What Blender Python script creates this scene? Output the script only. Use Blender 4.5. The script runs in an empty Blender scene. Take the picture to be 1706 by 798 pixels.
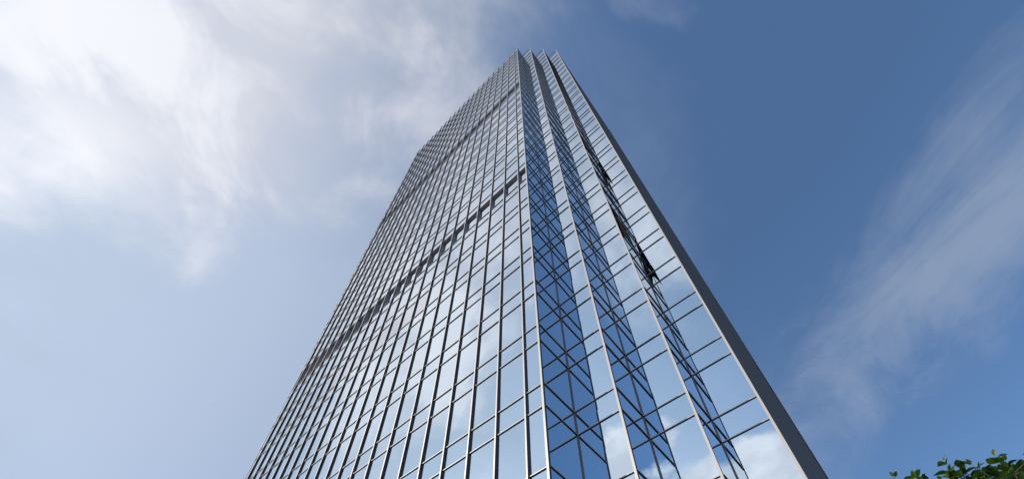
import bpy, bmesh, math, random
from mathutils import Vector, Matrix, noise
R = math.radians
C = bpy.context.scene.collection
sc = bpy.context.scene
S = 4.2                                   # metres per storey; plan sizes below are in storeys and scaled by S

# ------------------------------------------------------------------ camera
PITCH, ROLL, YAW = R(49.66), 0.0035, R(-41.14)
CAM = Vector((1.5664 * S, -2.2362 * S, 1.70))
F0 = CAM.z + 3.3151 * S                   # height of the reference floor line (storey 0)
fw = Vector((math.sin(YAW) * math.cos(PITCH), math.cos(YAW) * math.cos(PITCH), math.sin(PITCH)))
rt = Vector((math.cos(YAW), -math.sin(YAW), 0)); up = rt.cross(fw)
r_ = rt * math.cos(ROLL) + up * math.sin(ROLL)
u_ = -rt * math.sin(ROLL) + up * math.cos(ROLL)
cam = bpy.data.cameras.new('camera'); co = bpy.data.objects.new('camera', cam); C.objects.link(co)
M = Matrix((r_, u_, -fw)).transposed().to_4x4(); M.translation = CAM
co.matrix_world = M
cam.sensor_fit = 'HORIZONTAL'; cam.sensor_width = 36; cam.lens = 36 * 861.26 / 1706
cam.shift_x = (853 - 849.77) / 1706; cam.shift_y = (689.6 - 399) / 1706
cam.clip_start = .05; cam.clip_end = 9000
sc.camera = co

# ------------------------------------------------------------------ sky, sun, exposure
SUN_YAW, SUN_EL = R(-142), R(33)          # measured from +Y towards +X
SKY = .12
sdir = Vector((math.sin(SUN_YAW) * math.cos(SUN_EL), math.cos(SUN_YAW) * math.cos(SUN_EL), math.sin(SUN_EL)))
sun = bpy.data.lights.new('sun', 'SUN'); so = bpy.data.objects.new('sun', sun); C.objects.link(so)
sun.energy = 3.6; sun.angle = R(.5); sun.color = (1, .93, .84)
so.rotation_euler = sdir.to_track_quat('Z', 'Y').to_euler(); so.location = (-60, -60, 60)
sc.view_settings.view_transform = 'Standard'; sc.view_settings.look = 'None'
sc.view_settings.gamma = 1; sc.view_settings.use_curve_mapping = False
sc.view_settings.exposure = 0.0

W = bpy.data.worlds.new('World'); sc.world = W; W.use_nodes = True
nt = W.node_tree; nt.nodes.clear()
class N:                                   # tiny node-graph helper
    def __init__(s, t): s.t = t
    def n(s, typ, **k):
        o = s.t.nodes.new(typ)
        for a, b in k.items(): setattr(o, a, b)
        return o
    def put(s, sock, v):
        if hasattr(v, 'links') or isinstance(v, bpy.types.NodeSocket): s.t.links.new(v, sock)
        else: sock.default_value = v
    def m(s, op, a, b=0., c=None, clamp=False):
        o = s.n('ShaderNodeMath', operation=op, use_clamp=clamp)
        s.put(o.inputs[0], a); s.put(o.inputs[1], b)
        if c is not None: s.put(o.inputs[2], c)
        return o.outputs[0]
    def xyz(s, a, b, c):
        o = s.n('ShaderNodeCombineXYZ'); s.put(o.inputs[0], a); s.put(o.inputs[1], b); s.put(o.inputs[2], c); return o.outputs[0]
    def noise(s, vec, scale, det=6, rough=.55, dist=0., off=(0, 0, 0), stretch=(1, 1, 1), rot=0.):
        mp = s.n('ShaderNodeMapping'); s.put(mp.inputs['Vector'], vec)
        mp.inputs['Location'].default_value = off; mp.inputs['Scale'].default_value = stretch; mp.inputs['Rotation'].default_value = (0, 0, rot)
        o = s.n('ShaderNodeTexNoise'); s.t.links.new(mp.outputs[0], o.inputs['Vector'])
        o.inputs['Scale'].default_value = scale; o.inputs['Detail'].default_value = det
        o.inputs['Roughness'].default_value = rough; o.inputs['Distortion'].default_value = dist
        return o.outputs['Fac']
    def ss(s, v, a, b, lo=0., hi=1.):
        o = s.n('ShaderNodeMapRange', interpolation_type='SMOOTHSTEP', clamp=True)
        s.put(o.inputs['Value'], v); o.inputs['From Min'].default_value = a; o.inputs['From Max'].default_value = b
        o.inputs['To Min'].default_value = lo; o.inputs['To Max'].default_value = hi
        return o.outputs['Result']
    def mix(s, f, a, b):
        o = s.n('ShaderNodeMix', data_type='RGBA'); s.put(o.inputs[0], f); s.put(o.inputs[6], a); s.put(o.inputs[7], b); return o.outputs[2]
g = N(nt)
sky = g.n('ShaderNodeTexSky', sky_type='NISHITA', sun_disc=False)
sky.sun_elevation = SUN_EL; sky.sun_rotation = SUN_YAW % (2 * math.pi)
sky.air_density = 1.0; sky.dust_density = 1.0; sky.ozone_density = 1.6; sky.altitude = 100
tc = g.n('ShaderNodeTexCoord'); sp = g.n('ShaderNodeSeparateXYZ'); nt.links.new(tc.outputs['Generated'], sp.inputs[0])
zz = g.m('MAXIMUM', sp.outputs[2], .06)
PX = g.m('DIVIDE', sp.outputs[0], zz); PY = g.m('DIVIDE', sp.outputs[1], zz)   # where the ray meets a flat cloud layer
P2 = g.xyz(PX, PY, 0.)
dt = g.n('ShaderNodeVectorMath', operation='DOT_PRODUCT'); nt.links.new(tc.outputs['Generated'], dt.inputs[0]); dt.inputs[1].default_value = sdir
CS = dt.outputs['Value']                                                       # cosine of the angle to the sun
def K(r, gg, b): return tuple(x / SKY for x in (r, gg, b)) + (1,)              # a radiance in scene units
big = g.noise(P2, 2.2, 9, .56, .5, off=(1.3, .4, 0))
fine = g.noise(P2, 6.0, 9, .58, .5, off=(4.1, 2.2, 0), stretch=(1, .8, 1), rot=.7)
WA = g.m('ADD', g.m('MULTIPLY', PX, -.40), g.m('MULTIPLY', PY, .40)); WB = g.m('ADD', g.m('MULTIPLY', PX, .75), g.m('MULTIPLY', PY, .75))
wisp = g.noise(g.xyz(WA, WB, 0.), 3.6, 10, .66, 1.3, off=(7.7, 3.1, 0))
nb = g.m('ADD', g.m('MULTIPLY', g.m('SUBTRACT', big, .5), .85), g.m('MULTIPLY', g.m('SUBTRACT', fine, .5), .45))
def blob(cx, cy, ax, ay, rot, soft):
    dx = g.m('SUBTRACT', PX, cx); dy = g.m('SUBTRACT', PY, cy)
    a = g.m('ADD', g.m('MULTIPLY', dx, math.cos(rot) / ax), g.m('MULTIPLY', dy, math.sin(rot) / ax))
    b = g.m('ADD', g.m('MULTIPLY', dx, -math.sin(rot) / ay), g.m('MULTIPLY', dy, math.cos(rot) / ay))
    return g.m('SUBTRACT', 1., g.m('SQRT', g.m('ADD', g.m('MULTIPLY', a, a), g.m('MULTIPLY', b, b))))
# high veil thickening towards the sun
veil = g.m('MULTIPLY', g.ss(g.m('ADD', PX, g.m('MULTIPLY', nb, .7)), .12, -.75), .74)
# main cloud sheet: everything on this side of a ragged front
front = g.m('MINIMUM', g.m('SUBTRACT', .085, PY), g.m('SUBTRACT', g.m('MULTIPLY', PX, .9), g.m('SUBTRACT', PY, .53)))
front2 = g.m('MINIMUM', front, g.m('SUBTRACT', .04, PX))
front2 = g.m('MINIMUM', front2, g.m('ADD', .50, PY))
sheet = g.ss(g.m('ADD', front2, g.m('MULTIPLY', nb, .78)), -.12, .22)
# thin cirrus on the far side
c1 = g.m('ADD', blob(.37, .93, .56, .25, 2.48, 1), g.m('ADD', g.m('MULTIPLY', g.m('SUBTRACT', wisp, .5), 1.5), g.m('MULTIPLY', g.m('SUBTRACT', fine, .5), 1.0)))
cir = g.m('MULTIPLY', g.ss(c1, -.12, 1.1), .40)
# cumulus low behind the viewer (seen in the glass)
cn = g.noise(P2, 3.2, 9, .52, .25, off=(2.2, 8.3, 0))
c2 = g.m('MINIMUM', g.m('MULTIPLY', g.m('SUBTRACT', -1.09, PY), 3.), g.m('MULTIPLY', g.m('ADD', .38, PX), 4.))
c2 = g.m('MAXIMUM', g.m('MINIMUM', c2, .7), blob(-.46, -1.0, .20, .13, .3, 1))
cum = g.ss(g.m('ADD', c2, g.m('MULTIPLY', g.m('SUBTRACT', cn, .5), 1.8)), .0, .2)
haz = g.m('MULTIPLY', g.m('MULTIPLY', g.ss(PY, .1, -.35), g.ss(PX, .22, -.02)), g.m('ADD', .42, nb))   # thin layer over the south
# colours: bright forward scatter near the sun, grey away from it
glow = g.ss(CS, .45, .97)
shade = g.ss(g.m('ADD', big, g.m('MULTIPLY', g.m('SUBTRACT', fine, .5), .8)), .36, .66)
cc_far = g.mix(shade, K(.46, .49, .555), K(.60, .625, .70))
core = g.ss(blob(-.86, -.36, .34, .26, .5, 1), -.1, .8)
cc_near = g.mix(g.m('MAXIMUM', g.m('MULTIPLY', shade, .8), core), K(.70, .73, .83), K(1.05, 1.05, 1.10))
cloudc = g.mix(glow, cc_far, cc_near)
veilc = g.mix(glow, K(.45, .54, .69), K(.68, .75, .88))
tint = g.n('ShaderNodeMix', data_type='RGBA', blend_type='MULTIPLY'); tint.inputs[0].default_value = 1
nt.links.new(sky.outputs[0], tint.inputs[6]); tint.inputs[7].default_value = (1.02, 1.25, 1.42, 1)
col = g.mix(g.m('MAXIMUM', veil, 0., clamp=True), tint.outputs[2], veilc)
col = g.mix(g.m('MULTIPLY', haz, 1., clamp=True), col, K(.40, .51, .64))
col = g.mix(cir, col, K(.48, .54, .64))
col = g.mix(g.m('MULTIPLY', sheet, .93), col, cloudc)
col = g.mix(cum, col, g.mix(g.ss(cn, .45, .72), K(.72, .76, .86), K(1.2, 1.2, 1.24)))
bg = g.n('ShaderNodeBackground'); nt.links.new(col, bg.inputs[0]); bg.inputs[1].default_value = SKY
wo = g.n('ShaderNodeOutputWorld'); nt.links.new(bg.outputs[0], wo.inputs[0])

# ------------------------------------------------------------------ materials
def mat(name):
    m = bpy.data.materials.new(name); m.use_nodes = True
    return m, N(m.node_tree), m.node_tree.nodes['Principled BSDF']
def glass_mat(name, c0, c1):
    m, q, b = mat(name)
    at = q.n('ShaderNodeAttribute', attribute_name='tone')
    col = q.mix(at.outputs['Fac'], c0 + (1,), c1 + (1,))
    m.node_tree.links.new(col, b.inputs['Base Color'])
    b.inputs['Metallic'].default_value = 1; b.inputs['Roughness'].default_value = .012
    tcn = q.n('ShaderNodeTexCoord')
    nz = q.noise(tcn.outputs['Object'], .55, 2, .5)
    bp = q.n('ShaderNodeBump'); bp.inputs['Strength'].default_value = .05; bp.inputs['Distance'].default_value = .02
    m.node_tree.links.new(nz, bp.inputs['Height']); m.node_tree.links.new(bp.outputs[0], b.inputs['Normal'])
    return m
GLASS = glass_mat('reflective_glass', (.64, .735, .80), (.74, .82, .875))
GLASS_BLIND = glass_mat('reflective_glass_with_blind', (.585, .62, .67), (.65, .68, .73))
def metal_mat(name, c, metallic=.35, rough=.42, sc_=1.2, amt=.12):
    m, q, b = mat(name)
    tcn = q.n('ShaderNodeTexCoord')
    nz = q.noise(tcn.outputs['Object'], sc_, 5, .6, stretch=(1, 1, .15))
    col = q.mix(nz, tuple(x * (1 - amt) for x in c) + (1,), tuple(x * (1 + amt) for x in c) + (1,))
    m.node_tree.links.new(col, b.inputs['Base Color'])
    b.inputs['Metallic'].default_value = metallic; b.inputs['Roughness'].default_value = rough
    return m
CAPM = metal_mat('brushed_aluminium', (.50, .475, .455), .15, .45)
DARK = metal_mat('dark_gasket_metal', (.018, .021, .028), .0, .55)
GREY = metal_mat('grey_fin_metal', (.12, .12, .13), .1, .5, .25, .10)
BLACK = metal_mat('black_vent_metal', (.010, .011, .014), 0, .9)
BLACK.node_tree.nodes['Principled BSDF'].inputs['Specular IOR Level'].default_value = .1
CLAD = metal_mat('grey_cladding', (.110, .102, .102), 0, .8, .25, .10)
CLAD.node_tree.nodes['Principled BSDF'].inputs['Specular IOR Level'].default_value = .12
REVEAL = metal_mat('reveal_metal', (.34, .34, .38), .1, .5)
ROOFM = metal_mat('roof_membrane', (.22, .22, .23), 0, .8)

# ------------------------------------------------------------------ mesh helpers
class MB:
    def __init__(s): s.v = []; s.f = []; s.mi = []; s.tone = []
    def quad(s, a, b, c, d, mi=0, tone=.5):
        k = len(s.v); s.v += [tuple(a), tuple(b), tuple(c), tuple(d)]; s.f.append((k, k + 1, k + 2, k + 3)); s.mi.append(mi); s.tone.append(tone)
    def box(s, o, ax, ay, az, mi=0):                  # corner o, three edge vectors
        o, ax, ay, az = map(Vector, (o, ax, ay, az)); k = len(s.v)
        s.v += [tuple(o + ax * i + ay * j + az * l) for l in (0, 1) for j in (0, 1) for i in (0, 1)]
        fl = ax.cross(ay).dot(az) < 0
        for q in ((0, 2, 3, 1), (4, 5, 7, 6), (0, 1, 5, 4), (2, 6, 7, 3), (0, 4, 6, 2), (1, 3, 7, 5)):
            q = tuple(k + i for i in q); s.f.append(q[::-1] if fl else q); s.mi.append(mi); s.tone.append(.5)
    def build(s, name, mats, parent=None, off=None):
        me = bpy.data.meshes.new(name)
        vs = s.v
        if off: vs = [(a - off[0], b - off[1], c - off[2]) for a, b, c in s.v]
        me.from_pydata(vs, [], s.f)
        for m in (mats if isinstance(mats, (list, tuple)) else [mats]): me.materials.append(m)
        me.polygons.foreach_set('material_index', s.mi)
        at = me.attributes.new('tone', 'FLOAT', 'FACE'); at.data.foreach_set('value', s.tone)
        me.update()
        o = bpy.data.objects.new(name, me); C.objects.link(o)
        if off: o.location = off
        if parent: o.parent = parent
        return o
def tag(o, label=None, cat=None, group=None, kind=None):
    for k, v in (('label', label), ('category', cat), ('group', group), ('kind', kind)):
        if v: o[k] = v
    return o

def pix(p):                                            # where a point falls in the frame (used only to rank parts by size)
    d = p - CAM; z = d.dot(fw)
    if z < .1: return None
    return (849.77 + 861.26 * d.dot(r_) / z, 689.6 - 861.26 * d.dot(u_) / z)
def area(pts):
    q = [pix(Vector(p)) for p in pts]
    if any(x is None for x in q): return 0
    q = [(x, y) for x, y in q]
    for ax, lim, sg in ((0, 0, 1), (0, 1706, -1), (1, 0, 1), (1, 798, -1)):
        out = []
        for i in range(len(q)):
            a, b = q[i - 1], q[i]
            ia, ib = (a[ax] - lim) * sg >= 0, (b[ax] - lim) * sg >= 0
            if ia != ib:
                t = (lim - a[ax]) / (b[ax] - a[ax]); out.append((a[0] + (b[0] - a[0]) * t, a[1] + (b[1] - a[1]) * t))
            if ib: out.append(b)
        q = out
        if not q: return 0
    return abs(sum(q[i - 1][0] * q[i][1] - q[i][0] * q[i - 1][1] for i in range(len(q)))) / 2

# ------------------------------------------------------------------ the tower
random.seed(4)
w0, w, sp_, NB, ST = .1969 * S, .3404 * S, .3049, 20, .4530 * S
Lm = 2 * w0 + NB * w                                   # width of the flat part of each facade
TOP = F0 + 27.14 * S; TIP = F0 + 27.74 * S
LOW = -3                                               # lowest full floor line
BASE = F0 + (LOW - .5) * S                             # top of the plinth
GZ = 0.0
SIDE = 2 * w0 + 12 * w                                # flat part of the short sides
CX, CY = -Lm / 2, Lm / 2 + 3 * ST                      # centre of the square plan
tower = bpy.data.objects.new('office_tower', None); C.objects.link(tower); tower.location = (0, 0, 0)
tag(tower, 'tall mirrored glass office tower with stepped corner and pale metal mullions, rising into the sky', 'skyscraper')
HL = [('L', i, F0 + i * S) for i in range(LOW, 28)] + [('U', i, F0 + (i + sp_) * S) for i in range(LOW, 28)]
HL = sorted([h for h in HL if h[2] < TOP - .6], key=lambda h: h[2])
lv = [BASE] + [h[2] for h in HL] + [TOP]

# plan outline, counter-clockwise seen from above, starting with the front facade
def rotp(k, x, y):
    x, y = x - CX, y - CY
    for _ in range(k): x, y = -y, x
    y += CY                                            # the sides are shorter than the front: plan is a rectangle
    if y > 3 * ST: y = 3 * ST + (y - 3 * ST) * SIDE / Lm if y < 3 * ST + Lm else y - (Lm - SIDE)
    return Vector((x + CX, y, 0))
faces = []                                             # (kind, side, start, end)
for k in range(4):
    pts = [(-Lm, 0), (0, 0), (0, ST), (ST, ST), (ST, 2 * ST), (2 * ST, 2 * ST), (2 * ST, 3 * ST), (3 * ST, 3 * ST)]
    P = [rotp(k, *q) for q in pts]
    for j in range(7):
        faces.append(('main' if j == 0 else ('return' if j % 2 else 'strip'), k, P[j], P[j + 1]))

pane_jobs, bar_jobs = [], []
REC = {6, 16}; DEPTH = .14
rear = MB(); lft = MB()
for kind, side, a, b in faces:
    t = (b - a).normalized(); n = Vector((t.y, -t.x, 0)); L = (b - a).length
    if kind == 'main': xs = [0, w0] + [w0 + w * i for i in range(1, round((L - 2 * w0) / w) + 1)] + [L]
    else: xs = [0, L]
    seen = (side == 0) or (kind == 'main' and side == 1)
    if kind == 'main' and side == 1: continue          # this side is clad in metal, built below
    for z0i in range(len(lv) - 1):
        z0, z1 = lv[z0i], lv[z0i + 1]
        lab = HL[z0i - 1] if z0i else ('B', LOW - 1, BASE)
        vision = lab[0] == 'U'
        for c in range(len(xs) - 1):
            x0, x1 = xs[c], xs[c + 1]
            rec = kind == 'main' and vision and lab[1] in REC
            dep = (DEPTH if lab[1] == 6 else .11) if rec else 0; dn = dep
            tw = [random.gauss(0, .0018) for _ in range(4)]
            q = [a + t * x0 - n * (dn + tw[0]) + Vector((0, 0, z0)), a + t * x1 - n * (dn + tw[1]) + Vector((0, 0, z0)),
                 a + t * x1 - n * (dn + tw[0] + tw[2] * .5) + Vector((0, 0, z1)), a + t * x0 - n * (dn + tw[1] + tw[2] * .5) + Vector((0, 0, z1))]
            blind = side == 0 and kind == 'main' and vision and lab[1] == 4 and 4 <= c <= 14
            tone = min(1, max(0, random.gauss(.5, .2)))
            vis = seen and not (side == 1) and n.dot(CAM - a) > 0
            ar = area(q) if vis else 0
            pane_jobs.append((ar, vision, blind, tone, q, rec and side == 0, (a, t, n, x0, x1, z0, z1, dep)))
    for lab, i, z in HL:
        p0, p1 = a + Vector((0, 0, z)), b + Vector((0, 0, z))
        vis = side == 0 and n.dot(CAM - a) > 0
        ar = area([p0, p1, p1 + Vector((0, 0, .12)), p0 + Vector((0, 0, .12))]) if vis else 0
        bar_jobs.append((ar, side, kind, a, b, t, n, z))

# panes: the hundred largest in view are parts, the rest of each kind one mesh
for want, nm in ((True, 'window'), (False, 'spandrel_panel')):
    J = sorted([j for j in pane_jobs if j[1] == want], key=lambda j: -j[0])
    rest = MB()
    for k, (ar, _, blind, tone, q, rec, _g) in enumerate(J):
        if k < 100:
            mb = MB(); mb.quad(*q, tone=tone)
            mb.build(nm, GLASS_BLIND if blind else GLASS, tower, tuple(q[0]))
        else: rest.quad(*q, mi=1 if blind else 0, tone=tone)
    tag(rest.build(nm, [GLASS, GLASS_BLIND], tower), kind='stuff')
# recessed rows: soffit, sill and jambs round every set-back window
for ar, _, _, _, q, rec, (a, t, n, x0, x1, z0, z1, dep) in pane_jobs:
    if not rec: continue
    mb = MB(); e = .006
    A, B = a + t * (x0 + .03), a + t * (x1 - .03)
    zz0, zz1 = Vector((0, 0, z0 + e)), Vector((0, 0, z1 - e)); bk = -n * (dep + .02)
    mb.quad(A + zz1, B + zz1, B + zz1 + bk, A + zz1 + bk)
    mb.quad(A + zz0, A + zz0 + bk, B + zz0 + bk, B + zz0)
    for P_, s_ in ((A, 1), (B, -1)):
        mb.quad(P_ + zz0, P_ + zz1, P_ + zz1 + bk, P_ + zz0 + bk)
        for d_ in (.04, .09):                          # two dark joints down each jamb
            mb.box(P_ + zz0 - n * d_ + t * (s_ * .001), t * (s_ * .010), -n * .012, zz1 - zz0, 1)
    mb.build('window_reveal', [REVEAL, DARK], tower, tuple(a + t * x0 + zz0))

# transoms: dark underside with a narrow light nose
TD, TH, CAPT = .033, .042, .010
def bar(mb, a, b, t, n, z, kind):
    o = a + t * .02 + Vector((0, 0, z - TH / 2)); ln = (b - a) - t * .04
    mb.box(o - n * .02, ln, n * (TD + .02), (0, 0, TH), 0)
    mb.box(o + n * TD + Vector((0, 0, .004)), ln, n * CAPT, (0, 0, TH - .008), 1)
bar_jobs.sort(key=lambda j: -j[0])
rest = MB(); side_bars = MB()
for k, (ar, side, kind, a, b, t, n, z) in enumerate(bar_jobs):
    if k < 100:
        mb = MB(); bar(mb, a, b, t, n, z, kind); mb.build('transom', [DARK, CAPM], tower, tuple(a + Vector((0, 0, z))))
    else: bar(rest, a, b, t, n, z, kind)
tag(rest.build('transom', [DARK, CAPM], tower), kind='stuff')

# mullions: dark body, pale cap
MD, MW = .088, .052
rows = {}
for kind, side, a, b in faces:
    if kind != 'main': continue
    t = (b - a).normalized(); n = Vector((t.y, -t.x, 0))
    many = MB()
    nb = round(((b - a).length - 2 * w0) / w)
    for i in range(nb + 1 if side != 1 else 0):
        c = a + t * (w0 + w * i)
        Zb = Vector((0, 0, BASE)); H_ = (0, 0, TIP - BASE)
        if side == 0:
            mb = MB(); mb.box(c - t * MW / 2 - n * .02 + Zb, t * MW, n * (MD + .02), H_, 0)
            mo = mb.build('mullion', DARK, tower, tuple(c + Zb))
            cp = MB(); cp.box(c - t * (MW / 2 + .004) + n * MD + Zb, t * (MW + .008), n * .018, H_, 0)
            cp.build('cap', CAPM, mo, None).location = -(c + Zb)
        else:
            many.box(c - t * MW / 2 - n * .02 + Zb, t * MW, n * (MD + .04), H_, 0)
    if side >= 2: tag(many.build('rear_mullion', GREY, tower), kind='stuff')
    if side == 1:                                      # smooth grey metal cladding with open joints
        ex = [0] + [w0 + w * i for i in range(2, nb, 3)] + [(b - a).length]
        for q in range(len(ex) - 1):
            mb = MB()
            for z0i in range(len(lv) - 1):
                if z0i and HL[z0i - 1][0] == 'U': continue
                z0 = lv[z0i]; z1 = lv[z0i + 2] if z0i + 2 < len(lv) else lv[-1]
                mb.box(a + t * (ex[q] + .008) - n * .05 + Vector((0, 0, z0 + .008)), t * (ex[q + 1] - ex[q] - .016), n * .065, (0, 0, z1 - z0 - .016))
            mb.build('side_cladding', CLAD, tower, tuple(a + t * ex[q] + Vector((0, 0, BASE))))
        mb = MB(); mb.box(a + t * .02 - n * .12 + Vector((0, 0, BASE)), (b - a) - t * .04, n * .09, (0, 0, TOP - BASE)); mb.build('cladding_backing', DARK, tower)
# corner posts
for k in range(4):
    X = {j: rotp(k, *p) for j, p in {0: (0, 0), 2: (ST, ST), 4: (2 * ST, 2 * ST), 6: (3 * ST, 3 * ST), 1: (0, ST), 3: (ST, 2 * ST), 5: (2 * ST, 3 * ST)}.items()}
    e1 = rotp(k, 1, 0) - rotp(k, 0, 0); e2 = rotp(k, 0, 1) - rotp(k, 0, 0)   # e1 along the facade, e2 into the building
    Zb = Vector((0, 0, BASE)); H_ = Vector((0, 0, TIP - BASE))
    for j in (0, 2, 4, 6):
        c = X[j] + Zb; mb = MB()
        mb.box(c - e1 * .064 - e2 * .07, e1 * .080, e2 * .095, H_, 1)      # dark core, proud of both glass planes
        mb.box(c - e1 * .070 - e2 * .088, e1 * .086, e2 * .018, H_, 0)     # pale front plate
        mb.build('corner_post', [CAPM, GREY if j == 6 else DARK], tower, tuple(c))
    for j in (1, 3, 5):
        c = X[j] + Zb; mb = MB()
        mb.box(c + e1 * -.01 - e2 * .035, e1 * .045, e2 * .045, H_ - Vector((0, 0, .3 * S)), 0)
        mb.build('inner_post', GREY, tower, tuple(c))

# parapet coping, roof slab, window-cleaning rails in the steps, plinth
cop = MB()
for kind, side, a, b in faces:
    t = (b - a).normalized(); n = Vector((t.y, -t.x, 0))
    cop.box(a - n * .3 + t * .01 + Vector((0, 0, TOP)), (b - a) - t * .02, n * .34, (0, 0, .07), 0)
cop.build('coping', CAPM, tower)
rf = MB()
def plan(mb, z0, z1, inset):
    ring = []
    for k in range(4):
        for q in [(-Lm, 0), (0, 0), (0, ST), (ST, ST), (ST, 2 * ST), (2 * ST, 2 * ST), (2 * ST, 3 * ST), (3 * ST, 3 * ST)][1:]:
            p = rotp(k, *q); d = Vector((CX, 3 * ST + SIDE / 2, 0)) - p
            ring.append(p + Vector((math.copysign(inset, d.x), math.copysign(inset, d.y), 0)))
    k = len(mb.v); m = len(ring)
    mb.v += [tuple(p + Vector((0, 0, z0))) for p in ring] + [tuple(p + Vector((0, 0, z1))) for p in ring]
    mb.f += [tuple(k + m + i for i in range(m)), tuple(k + i for i in range(m))[::-1]]
    mb.f += [(k + i, k + (i + 1) % m, k + m + (i + 1) % m, k + m + i) for i in range(m)]
    mb.mi += [0] * (m + 2); mb.tone += [.5] * (m + 2)
plan(rf, TOP - 1.2, TOP - .9, .35)
plan(rf, GZ - .3, BASE + .02, .45)
rf.build('roof_slab_and_core', ROOFM, tower)
ls = MB()
for kind, side, a, b in faces:                         # base: stone piers and dark lobby glass
    t = (b - a).normalized(); n = Vector((t.y, -t.x, 0)); L = (b - a).length
    m = max(1, round(L / (w * 2)))
    for i in range(m + 1):
        c = a + t * (L * i / m); h = BASE - GZ
        ls.box(c - t * .2 - n * .3 + Vector((0, 0, GZ)), t * .4, n * .36, (0, 0, h), 0)
    ls.box(a - n * .25 + t * .21 + Vector((0, 0, BASE - .6)), (b - a) - t * .42, n * .27, (0, 0, .58), 0)
ls.build('plinth', GREY, tower)
for j in range(3):
    mb = MB(); y = ST * (j + 1); x = ST * j
    z = F0 + 27.82 * S
    mb.box((x + .02, y - .05, z), (ST * .80, 0, 0), (0, .05, 0), (0, 0, .06))
    mb.box((x + .02 + ST * .80, y - .05, z - .5 * S), (.05, 0, 0), (0, .05, 0), (0, 0, .5 * S + .06))
    mb.box((x + .04, y - .05, z - .5 * S), (.05, 0, 0), (0, .05, 0), (0, 0, .5 * S))
    mb.build('roof_rail', DARK, tower)

for h0, h1, out in ((3.6, 5.5, .28), (8.3, 10.6, .27)):   # dark vents hanging open in the third step
    x = 2 * ST + .004; y0 = 2 * ST + .06; y1 = y0 + .30; z0 = F0 + h0 * S; z1 = F0 + h1 * S; zm = z0 + (z1 - z0) * .22
    mb = MB(); pr = [(0, z1), (out * .92, zm), (out, z0), (.03, zm)]
    k = len(pr); mb.v = [(x + a, y0, b) for a, b in pr] + [(x + a, y1, b) for a, b in pr]
    mb.f = [tuple(range(k))[::-1], tuple(range(k, 2 * k))] + [(i, (i + 1) % k, k + (i + 1) % k, k + i) for i in range(k)]
    mb.mi = [0] * (k + 2); mb.tone = [.5] * (k + 2)
    mb.build('open_vent', BLACK, tower, (x, y0, z0))

# ------------------------------------------------------------------ ground
def ground_mat(name, c, tile=None):
    m, q, b = mat(name); tcn = q.n('ShaderNodeTexCoord')
    nz = q.noise(tcn.outputs['Object'], .6, 8, .65)
    col = q.mix(nz, tuple(x * .7 for x in c) + (1,), tuple(x * 1.25 for x in c) + (1,))
    if tile:
        br = q.n('ShaderNodeTexBrick'); m.node_tree.links.new(tcn.outputs['Object'], br.inputs['Vector'])
        br.inputs['Scale'].default_value = 1 / tile; br.inputs['Mortar Size'].default_value = .012; br.offset = .5
        m.node_tree.links.new(col, br.inputs['Color1']); m.node_tree.links.new(col, br.inputs['Color2']); br.inputs['Mortar'].default_value = (.06, .06, .06, 1)
        col = br.outputs['Color']
    m.node_tree.links.new(col, b.inputs['Base Color']); b.inputs['Roughness'].default_value = .8
    return m
gm = MB(); gm.quad((-4000, -4000, -.12), (4000, -4000, -.12), (4000, 4000, -.12), (-4000, 4000, -.12))
tag(gm.build('ground', ground_mat('asphalt', (.05, .05, .052))), kind='structure')
pm = MB(); pm.box((-70, -16, -.4), (100, 0, 0), (0, 80, 0), (0, 0, .4))
tag(pm.build('pavement', ground_mat('paving', (.22, .21, .20), 1.2)), kind='structure')
for yy, nm in ((-19.5, 'lane_line'),):
    lm = MB()
    for i in range(-20, 12): lm.quad((i * 6, yy, -.116), (i * 6 + 3, yy, -.116), (i * 6 + 3, yy + .12, -.116), (i * 6, yy + .12, -.116))
    tag(lm.build('road_marking', ground_mat('road_paint', (.7, .7, .68))), kind='structure')

# ------------------------------------------------------------------ the tree whose top reaches into the frame
def leaf_material():
    m = bpy.data.materials.new('leaf'); m.use_nodes = True; q = N(m.node_tree); m.node_tree.nodes.clear()
    at = q.n('ShaderNodeAttribute', attribute_name='tone')
    tcn = q.n('ShaderNodeTexCoord'); nz = q.noise(tcn.outputs['Object'], 14, 3)
    f = q.m('ADD', at.outputs['Fac'], q.m('MULTIPLY', q.m('SUBTRACT', nz, .5), .3), clamp=True)
    dcol = q.mix(f, (.018, .045, .008, 1), (.075, .13, .018, 1)); tcol = q.mix(f, (.03, .09, .008, 1), (.16, .27, .02, 1))
    d = q.n('ShaderNodeBsdfPrincipled'); m.node_tree.links.new(dcol, d.inputs['Base Color']); d.inputs['Roughness'].default_value = .45
    tr = q.n('ShaderNodeBsdfTranslucent'); m.node_tree.links.new(tcol, tr.inputs[0])
    mx = q.n('ShaderNodeMixShader'); mx.inputs[0].default_value = .35
    m.node_tree.links.new(d.outputs[0], mx.inputs[1]); m.node_tree.links.new(tr.outputs[0], mx.inputs[2])
    o = q.n('ShaderNodeOutputMaterial'); m.node_tree.links.new(mx.outputs[0], o.inputs[0])
    return m
LEAF = leaf_material(); BARK = metal_mat('bark', (.075, .055, .04), 0, .85, 9, .4)
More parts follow.
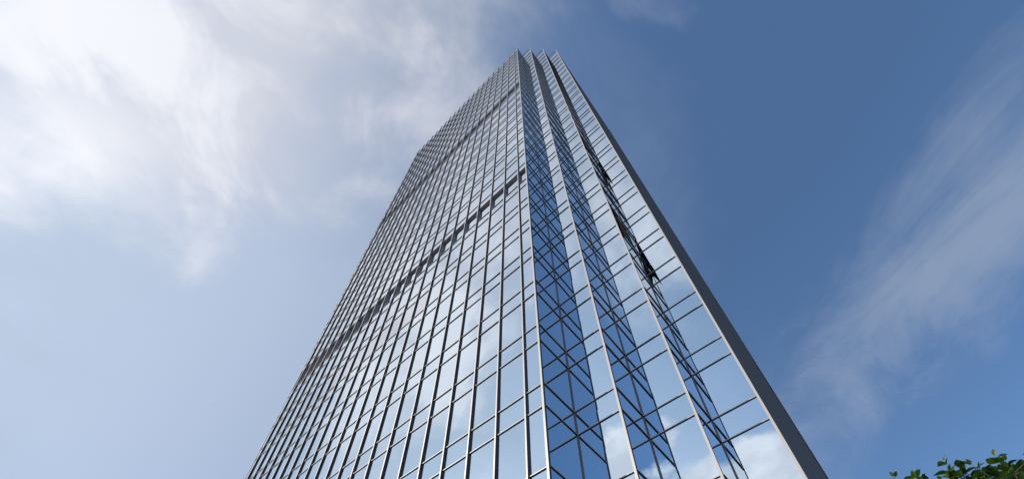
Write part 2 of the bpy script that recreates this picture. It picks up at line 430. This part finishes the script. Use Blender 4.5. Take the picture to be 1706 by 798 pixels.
def tube(mb, pts, r0, r1, sides=7):
    k0 = len(mb.v); n = len(pts)
    for i, p in enumerate(pts):
        d = (pts[min(i + 1, n - 1)] - pts[max(i - 1, 0)]).normalized()
        a = d.orthogonal().normalized(); b = d.cross(a); r = r0 + (r1 - r0) * i / (n - 1)
        for s in range(sides):
            an = 2 * math.pi * s / sides; mb.v.append(tuple(p + (a * math.cos(an) + b * math.sin(an)) * r))
    for i in range(n - 1):
        for s in range(sides):
            mb.f.append((k0 + i * sides + s, k0 + i * sides + (s + 1) % sides, k0 + (i + 1) * sides + (s + 1) % sides, k0 + (i + 1) * sides + s)); mb.mi.append(0); mb.tone.append(.5)
OUT = [(0, 0), (.12, .20), (.34, .33), (.58, .30), (.80, .16), (1, 0)]
def leaf(mb, p, d, nrm, L, tone):
    d = d.normalized(); s = d.cross(nrm).normalized(); nn = s.cross(d)
    k = len(mb.v); cur = random.uniform(.1, .3); fold = random.uniform(.1, .5); wd = random.uniform(.8, 1.1)
    for x, y in OUT[1:-1]:
        mid = p + d * (x * L) - nn * (cur * x * x * L)
        mb.v += [tuple(mid + s * (y * L * wd) + nn * (fold * y * L)), tuple(mid), tuple(mid - s * (y * L * wd) + nn * (fold * y * L))]
    mb.v += [tuple(p), tuple(p + d * L - nn * (cur * L))]; b0, tp = k + 12, k + 13
    fs = [(b0, k + 1, k), (b0, k + 2, k + 1)]
    for i in range(3):
        j = k + i * 3; fs += [(j, j + 1, j + 4, j + 3), (j + 1, j + 2, j + 5, j + 4)]
    fs += [(k + 9, k + 10, tp), (k + 10, k + 11, tp)]
    mb.f += fs; mb.mi += [0] * len(fs); mb.tone += [tone] * len(fs)
random.seed(21)
def yawp(yaw, dist, z): return Vector((CAM.x + math.sin(R(yaw)) * dist, CAM.y + math.cos(R(yaw)) * dist, z))
TB = yawp(7.0, 8.0, 0)
tree = bpy.data.objects.new('tree', None); C.objects.link(tree); tree.location = TB
tag(tree, 'small broadleaf tree with glossy green leaves, its top twigs showing beside the tower', 'tree')
trunk = MB(); crown = MB(); tw = MB()
top = TB + Vector((.1, .1, 5.1))
tube(trunk, [TB + Vector((0, 0, -.1)), TB + Vector((.03, .02, .8)), TB + Vector((-.02, .05, 1.8)), TB + Vector((.05, .0, 2.8)), top], .11, .035, 10)
def sprig(p, d, L, n, big=1.):
    pts = [p]; dd = d.copy()
    for i in range(5):
        dd = (dd + Vector((random.gauss(0, .12), random.gauss(0, .12), random.gauss(.02, .08)))).normalized(); pts.append(pts[-1] + dd * L / 5)
    tube(tw, pts, .006, .002, 4)
    for i in range(n):
        f = (i + .6) / n * 5; k = min(4, int(f)); q = pts[k].lerp(pts[k + 1], f - k)
        side = dd.cross(Vector((0, 0, 1))).normalized() * (1 if i % 2 else -1)
        ld = (dd * .5 + side * .8 + Vector((random.gauss(0, .3), random.gauss(0, .3), random.gauss(-.15, .25)))).normalized()
        nr = (Vector((0, 0, 1)) + Vector((random.gauss(0, .35), random.gauss(0, .35), 0))).normalized()
        leaf(crown, q + ld * .015, ld, nr, big * random.uniform(.065, .145), random.random() ** 2.2)
    leaf(crown, pts[-1], dd, Vector((random.gauss(0, .3), random.gauss(0, .3), 1)), random.uniform(.07, .11), random.random())
RX, RZ = 2.15, 1.22; CC = TB + Vector((0, 0, 4.97))
for i in range(36):
    an = i * 2.39996; h = random.uniform(-.4, .97)
    rr = math.sqrt(max(0, 1 - h * h)) * random.uniform(.75, 1.0)
    e = CC + Vector((math.cos(an) * rr * RX, math.sin(an) * rr * RX, h * RZ * random.uniform(.85, 1)))
    s = TB.lerp(top, random.uniform(.5, .98)); mid = s.lerp(e, .5) + Vector((0, 0, .15))
    tube(trunk, [s, mid, e], .028, .007, 6)
    for k in range(34):
        f = random.uniform(.3, 1.0)
        p = s.lerp(mid, f * 2) if f < .5 else mid.lerp(e, f * 2 - 1)
        od = (p - CC).normalized()
        d = (od + Vector((random.gauss(0, .6), random.gauss(0, .6), random.gauss(.25, .4)))).normalized()
        L = random.uniform(.25, .55)
        if (p + d * L).z < 5.70 - .02 * ((p + d * L).x - TB.x): sprig(p, d, L, random.randint(6, 10))   # wind-clipped, gently domed top
TIER = [(3.76, 6.84), (4.95, 6.80), (5.54, 6.65), (7.07, 6.67), (8.30, 6.69), (9.07, 6.54), (9.91, 6.55), (10.96, 6.48), (11.87, 6.45), (11.60, 6.23), (13.12, 6.39), (13.02, 6.18), (6.04, 6.50), (9.50, 6.28), (8.04, 6.32), (11.93, 6.05), (14.6, 6.2), (16.2, 6.1), (2.4, 6.6)]
# the topmost shoots, a loose flat tier above the rest of the crown
for i, (yw, zt) in enumerate(TIER):
    e = yawp(yw, 7.7 + random.uniform(-.10, .10), zt - .05)
    s = CC.lerp(e, .45) - Vector((0, 0, .25)); d = (e - s).normalized(); k = s.lerp(e, .55) - Vector((0, 0, .10))
    tube(trunk, [s, k], .010, .006, 5)
    sprig(k, (e - k).normalized(), (e - k).length * random.uniform(.85, 1.0), random.randint(7, 10), 1.3)
    for _ in range(3):
        o = Vector((random.gauss(0, .5), random.gauss(0, .5), random.uniform(-.25, .15)))
        sprig(k.lerp(e, .25), ((e - k).normalized() * .5 + o).normalized(), random.uniform(.2, .38), random.randint(4, 6), 1.2)
trunk.build('trunk', BARK, tree, None).location = -TB
cr = crown.build('crown', LEAF, tree, None); cr.location = -TB
tw.build('twigs', BARK, cr, None)
